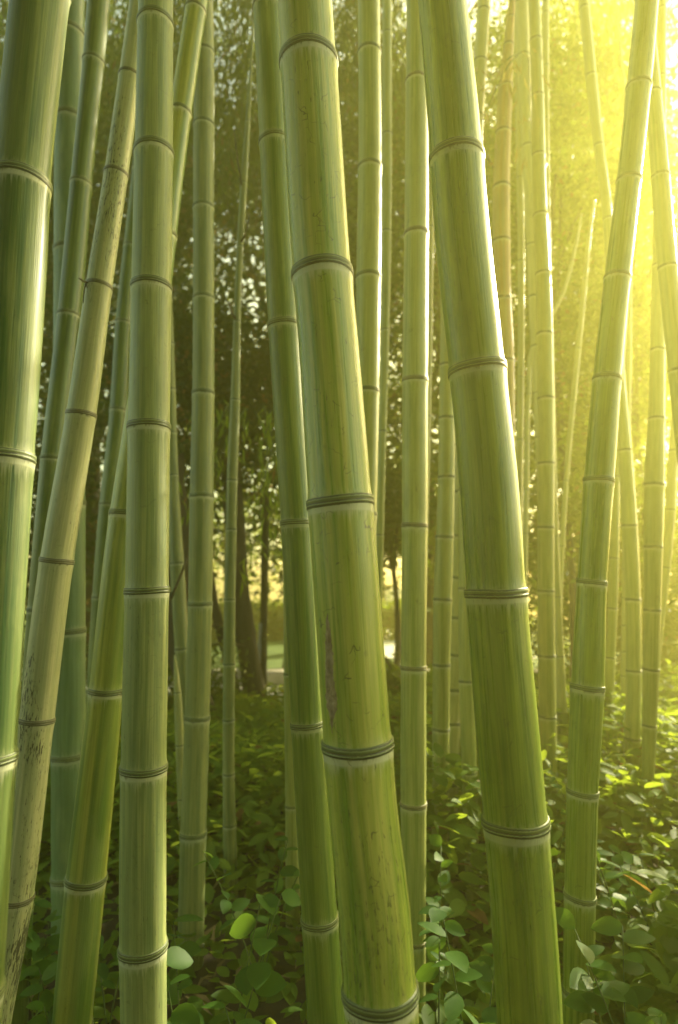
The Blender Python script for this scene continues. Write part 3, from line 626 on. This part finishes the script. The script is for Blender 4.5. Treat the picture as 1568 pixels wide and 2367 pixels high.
def hf(x, y):
    q = x/y; r = np.clip((q-.07)/.08, 0, 1)*np.clip((y-2.0)/.25, 0, 1); r2 = np.clip((q-.43)/.07, 0, 1)
    r = np.maximum(r, r2)
    far = np.interp(y, [2.0, 2.4, 3.2, 4.5, 6.0], [.10, .17, .30, .26, .17]); farr = np.interp(y, [1.3, 2.1, 3.0, 4.5, 6.5], [.34, .43, .54, .50, .36])
    return far*(1-r)+farr*r
under('undergrowth', '', 60000, (-4.4, 4.8, 3.2, 6.2), hf, .075, lf_under, .45, 0)
o = under('leafy_ground_cover', '', 19000, (-1.7, 2.6, 1.35, 3.3), hf, .075, lf_under, .46, 1)

lf_dry = leaf_material('leaf_fallen', (.16, .11, .05), (.32, .25, .13), (.25, .18, .07), .2)
under('leaf_litter', '', 7000, (-2.2, 3.0, .9, 4.5), lambda x, y: .035+0*x, .10, lf_dry, .16, 0)
def shrub_plant(px, py, D, hgt, nleaf, size, wr, label, lean=(0, 0), mat=lf_near):
    g = at(px, py, D); root = empty('leafy_plant', (g[0], g[1], 0)); tag(root, label, 'plant', 'leafy plants among the culms')
    ns = max(2, nleaf//9); Vs, Qs, off = [], [], 0; C, Dv, Nv = [], [], []
    for k in range(ns):
        a = rng.uniform(0, 6.28); sp = rng.uniform(.05, .22)*hgt/.5; t = np.linspace(0, 1, 7)
        P = np.stack([math.cos(a)*sp*t**1.4+lean[0]*t, math.sin(a)*sp*t**1.4+lean[1]*t, t*hgt*rng.uniform(.7, 1.05)], -1); P[0, 2] = -.01
        V, Q = tube(P, np.linspace(.0028, .001, 7), 6); Vs.append(V); Qs += [[q+off for q in f_] for f_ in Q]; off += len(V)
        m = nleaf//ns
        for j in range(m):
            f = .35+.65*(j+1)/m; p = np.array([np.interp(f, t, P[:, c]) for c in range(3)]); b_ = a+(j % 2)*math.pi+rng.normal(0, .9)
            C.append(p); Dv.append([math.cos(b_), math.sin(b_), rng.normal(.15, .3)]); Nv.append([rng.normal(0, .4), rng.normal(0, .4)-.25, 1])
    mesh('stem', np.concatenate(Vs), Qs, leafstem, root, True)
    n = len(C); L = size*.78*rng.uniform(.6, 1.2, n); V, Q = leaf_mesh(np.array(C), np.array(Dv, float), np.array(Nv, float), L, L*wr, 1, .35)
    mesh('leaves', V, Q, mat, root, True)
leafstem = plain_material('green_stem', (.06, .10, .02), (.10, .15, .03), 40, .6, .1)
shrub_plant(95, 2100, 1.75, .42, 22, .085, .62, 'leafy plant low between the speckled culm and the striped culm')
shrub_plant(150, 2280, 1.55, .32, 18, .075, .55, 'small dark plant in front of the foot of the bluish culm')
shrub_plant(255, 2250, 1.75, .35, 18, .07, .5, 'dark plant between the striped culm and the dusty upright culm')
shrub_plant(435, 2200, 1.5, .45, 16, .085, .68, 'plant with round leaves right of the dusty upright culm')
shrub_plant(520, 2180, 1.45, .50, 14, .085, .70, 'tall plant with large round leaves below the wand-like culm')
shrub_plant(600, 2120, 1.9, .48, 30, .075, .6, 'bushy dark plant left of the green culm foot')
shrub_plant(660, 2200, 1.2, .46, 14, .075, .45, 'bright pointed-leaf plant touching the green culm foot')
shrub_plant(1010, 2150, 1.7, .50, 26, .075, .55, 'plant in the gap between the two thickest culms')
shrub_plant(1090, 2120, 1.45, .52, 22, .08, .62, 'plant with toothed leaves left of the thick right-hand culm foot')
shrub_plant(1060, 2330, 1.25, .36, 14, .07, .6, 'small plant at the bottom between the two thickest culms')
shrub_plant(1250, 2000, 2.1, .50, 34, .07, .5, 'plant between the thick right-hand culm and the bright leaning culm')
shrub_plant(1440, 1950, 2.0, .56, 50, .08, .48, 'bushy plant right of the bright leaning culm')
shrub_plant(1530, 1950, 1.9, .56, 50, .08, .48, 'bushy plant at the right edge above the large-leaved one')
shrub_plant(1430, 2200, 1.4, .48, 30, .09, .55, 'large-leaved plant right of the foot of the bright leaning culm')
shrub_plant(1520, 2250, 1.3, .44, 26, .09, .55, 'large-leaved plant in the lower right corner')
shrub_plant(1400, 2330, 1.2, .36, 16, .08, .5, 'low plant in the bottom right beside the leaning culm')

# hanging bamboo sprays at the top
def spray(px, py, D, n, label, length=.9, w=.5, mat=lf_bamboo, size=.13):
    c = at(px, py, D); root = empty('bamboo_spray', c); tag(root, label, 'foliage', 'hanging bamboo leaves at the top')
    Vs, Qs, off, C, Dv = [], [], 0, [], []
    nt_ = max(3, n//45)
    for k in range(nt_):
        a = rng.uniform(0, 6.28); t = np.linspace(0, 1, 8); ln = length*rng.uniform(.6, 1.2); sx = rng.uniform(-w, w)
        P = np.stack([sx+.25*math.cos(a)*t, rng.uniform(-w, w)*.6+.25*math.sin(a)*t, .45-ln*t**1.4], -1)
        V, Q = tube(P, np.linspace(.004, .001, 8), 5); Vs.append(V); Qs += [[q+off for q in f_] for f_ in Q]; off += len(V)
        for j in range(n//nt_):
            f = rng.uniform(.1, 1); p = np.array([np.interp(f, t, P[:, c_]) for c_ in range(3)])+rng.normal(0, .06, 3)
            C.append(p); Dv.append([rng.normal(0, .35), rng.normal(0, .35), -1])
    mesh('stalks', np.concatenate(Vs), Qs, leafstem, root, True)
    n = len(C); L = size*rng.uniform(.6, 1.2, n); V, Q = leaf_mesh(np.array(C), np.array(Dv), rdir(n), L, L*.14, 0); mesh('leaves', V, Q, mat, root)
spray(520, 40, 4.4, 3200, 'hanging bamboo leaves at the top left of the green culm', 1.7, .6)
spray(590, 330, 4.6, 700, 'hanging bamboo leaves beside the tip of the wand-like culm', .9, .3)
spray(800, 40, 4.6, 2400, 'hanging bamboo leaves between the thickest culm and the yellow green culm', 1.5, .45)
spray(930, 110, 5.0, 1600, 'hanging bamboo leaves left of the straight olive culm', 1.5, .4)
spray(1330, 20, 5.0, 3000, 'hanging bamboo leaves right of the close-noded vertical culm', 1.9, .9)
spray(270, 40, 4.4, 2400, 'hanging bamboo leaves behind the top of the speckled culm', 1.3, .6)
spray(60, 60, 4.4, 1600, 'hanging bamboo leaves behind the left edge culm', 1.4, .5)
spray(595, 1120, 3.4, 500, 'arching bamboo leaves between the wand-like culm and the green culm', .8, .2, lf_under, .10)
spray(1215, 330, 2.6, 90, 'dry hanging leaf sheaths beside the brownish culm', .45, .04, leaf_material('leaf_dry', (.25, .20, .07), (.36, .30, .12), (.4, .33, .1), .3), .09)

# ------------------------------------------------------------------ haze
hz, t, out = new_mat('haze_air')
pv = t.nodes.new('ShaderNodeVolumePrincipled'); pv.inputs['Color'].default_value = (.97, .95, .24, 1)
pv.inputs['Density'].default_value = .030; pv.inputs['Anisotropy'].default_value = .66
t.links.new(pv.outputs[0], out.inputs['Volume'])
hz0, hz1 = -1.05, 12.0
V = [(x, y, z) for z in (hz0, hz1) for x, y in ((-16.2, -5.2), (6.7, -5.2), (6.7, 26.2), (-16.2, 26.2))]
ho = mesh('haze', V, [(0, 3, 2, 1), (4, 5, 6, 7), (0, 1, 5, 4), (1, 2, 6, 5), (2, 3, 7, 6), (3, 0, 4, 7)], hz)
tag(ho, kind='stuff')
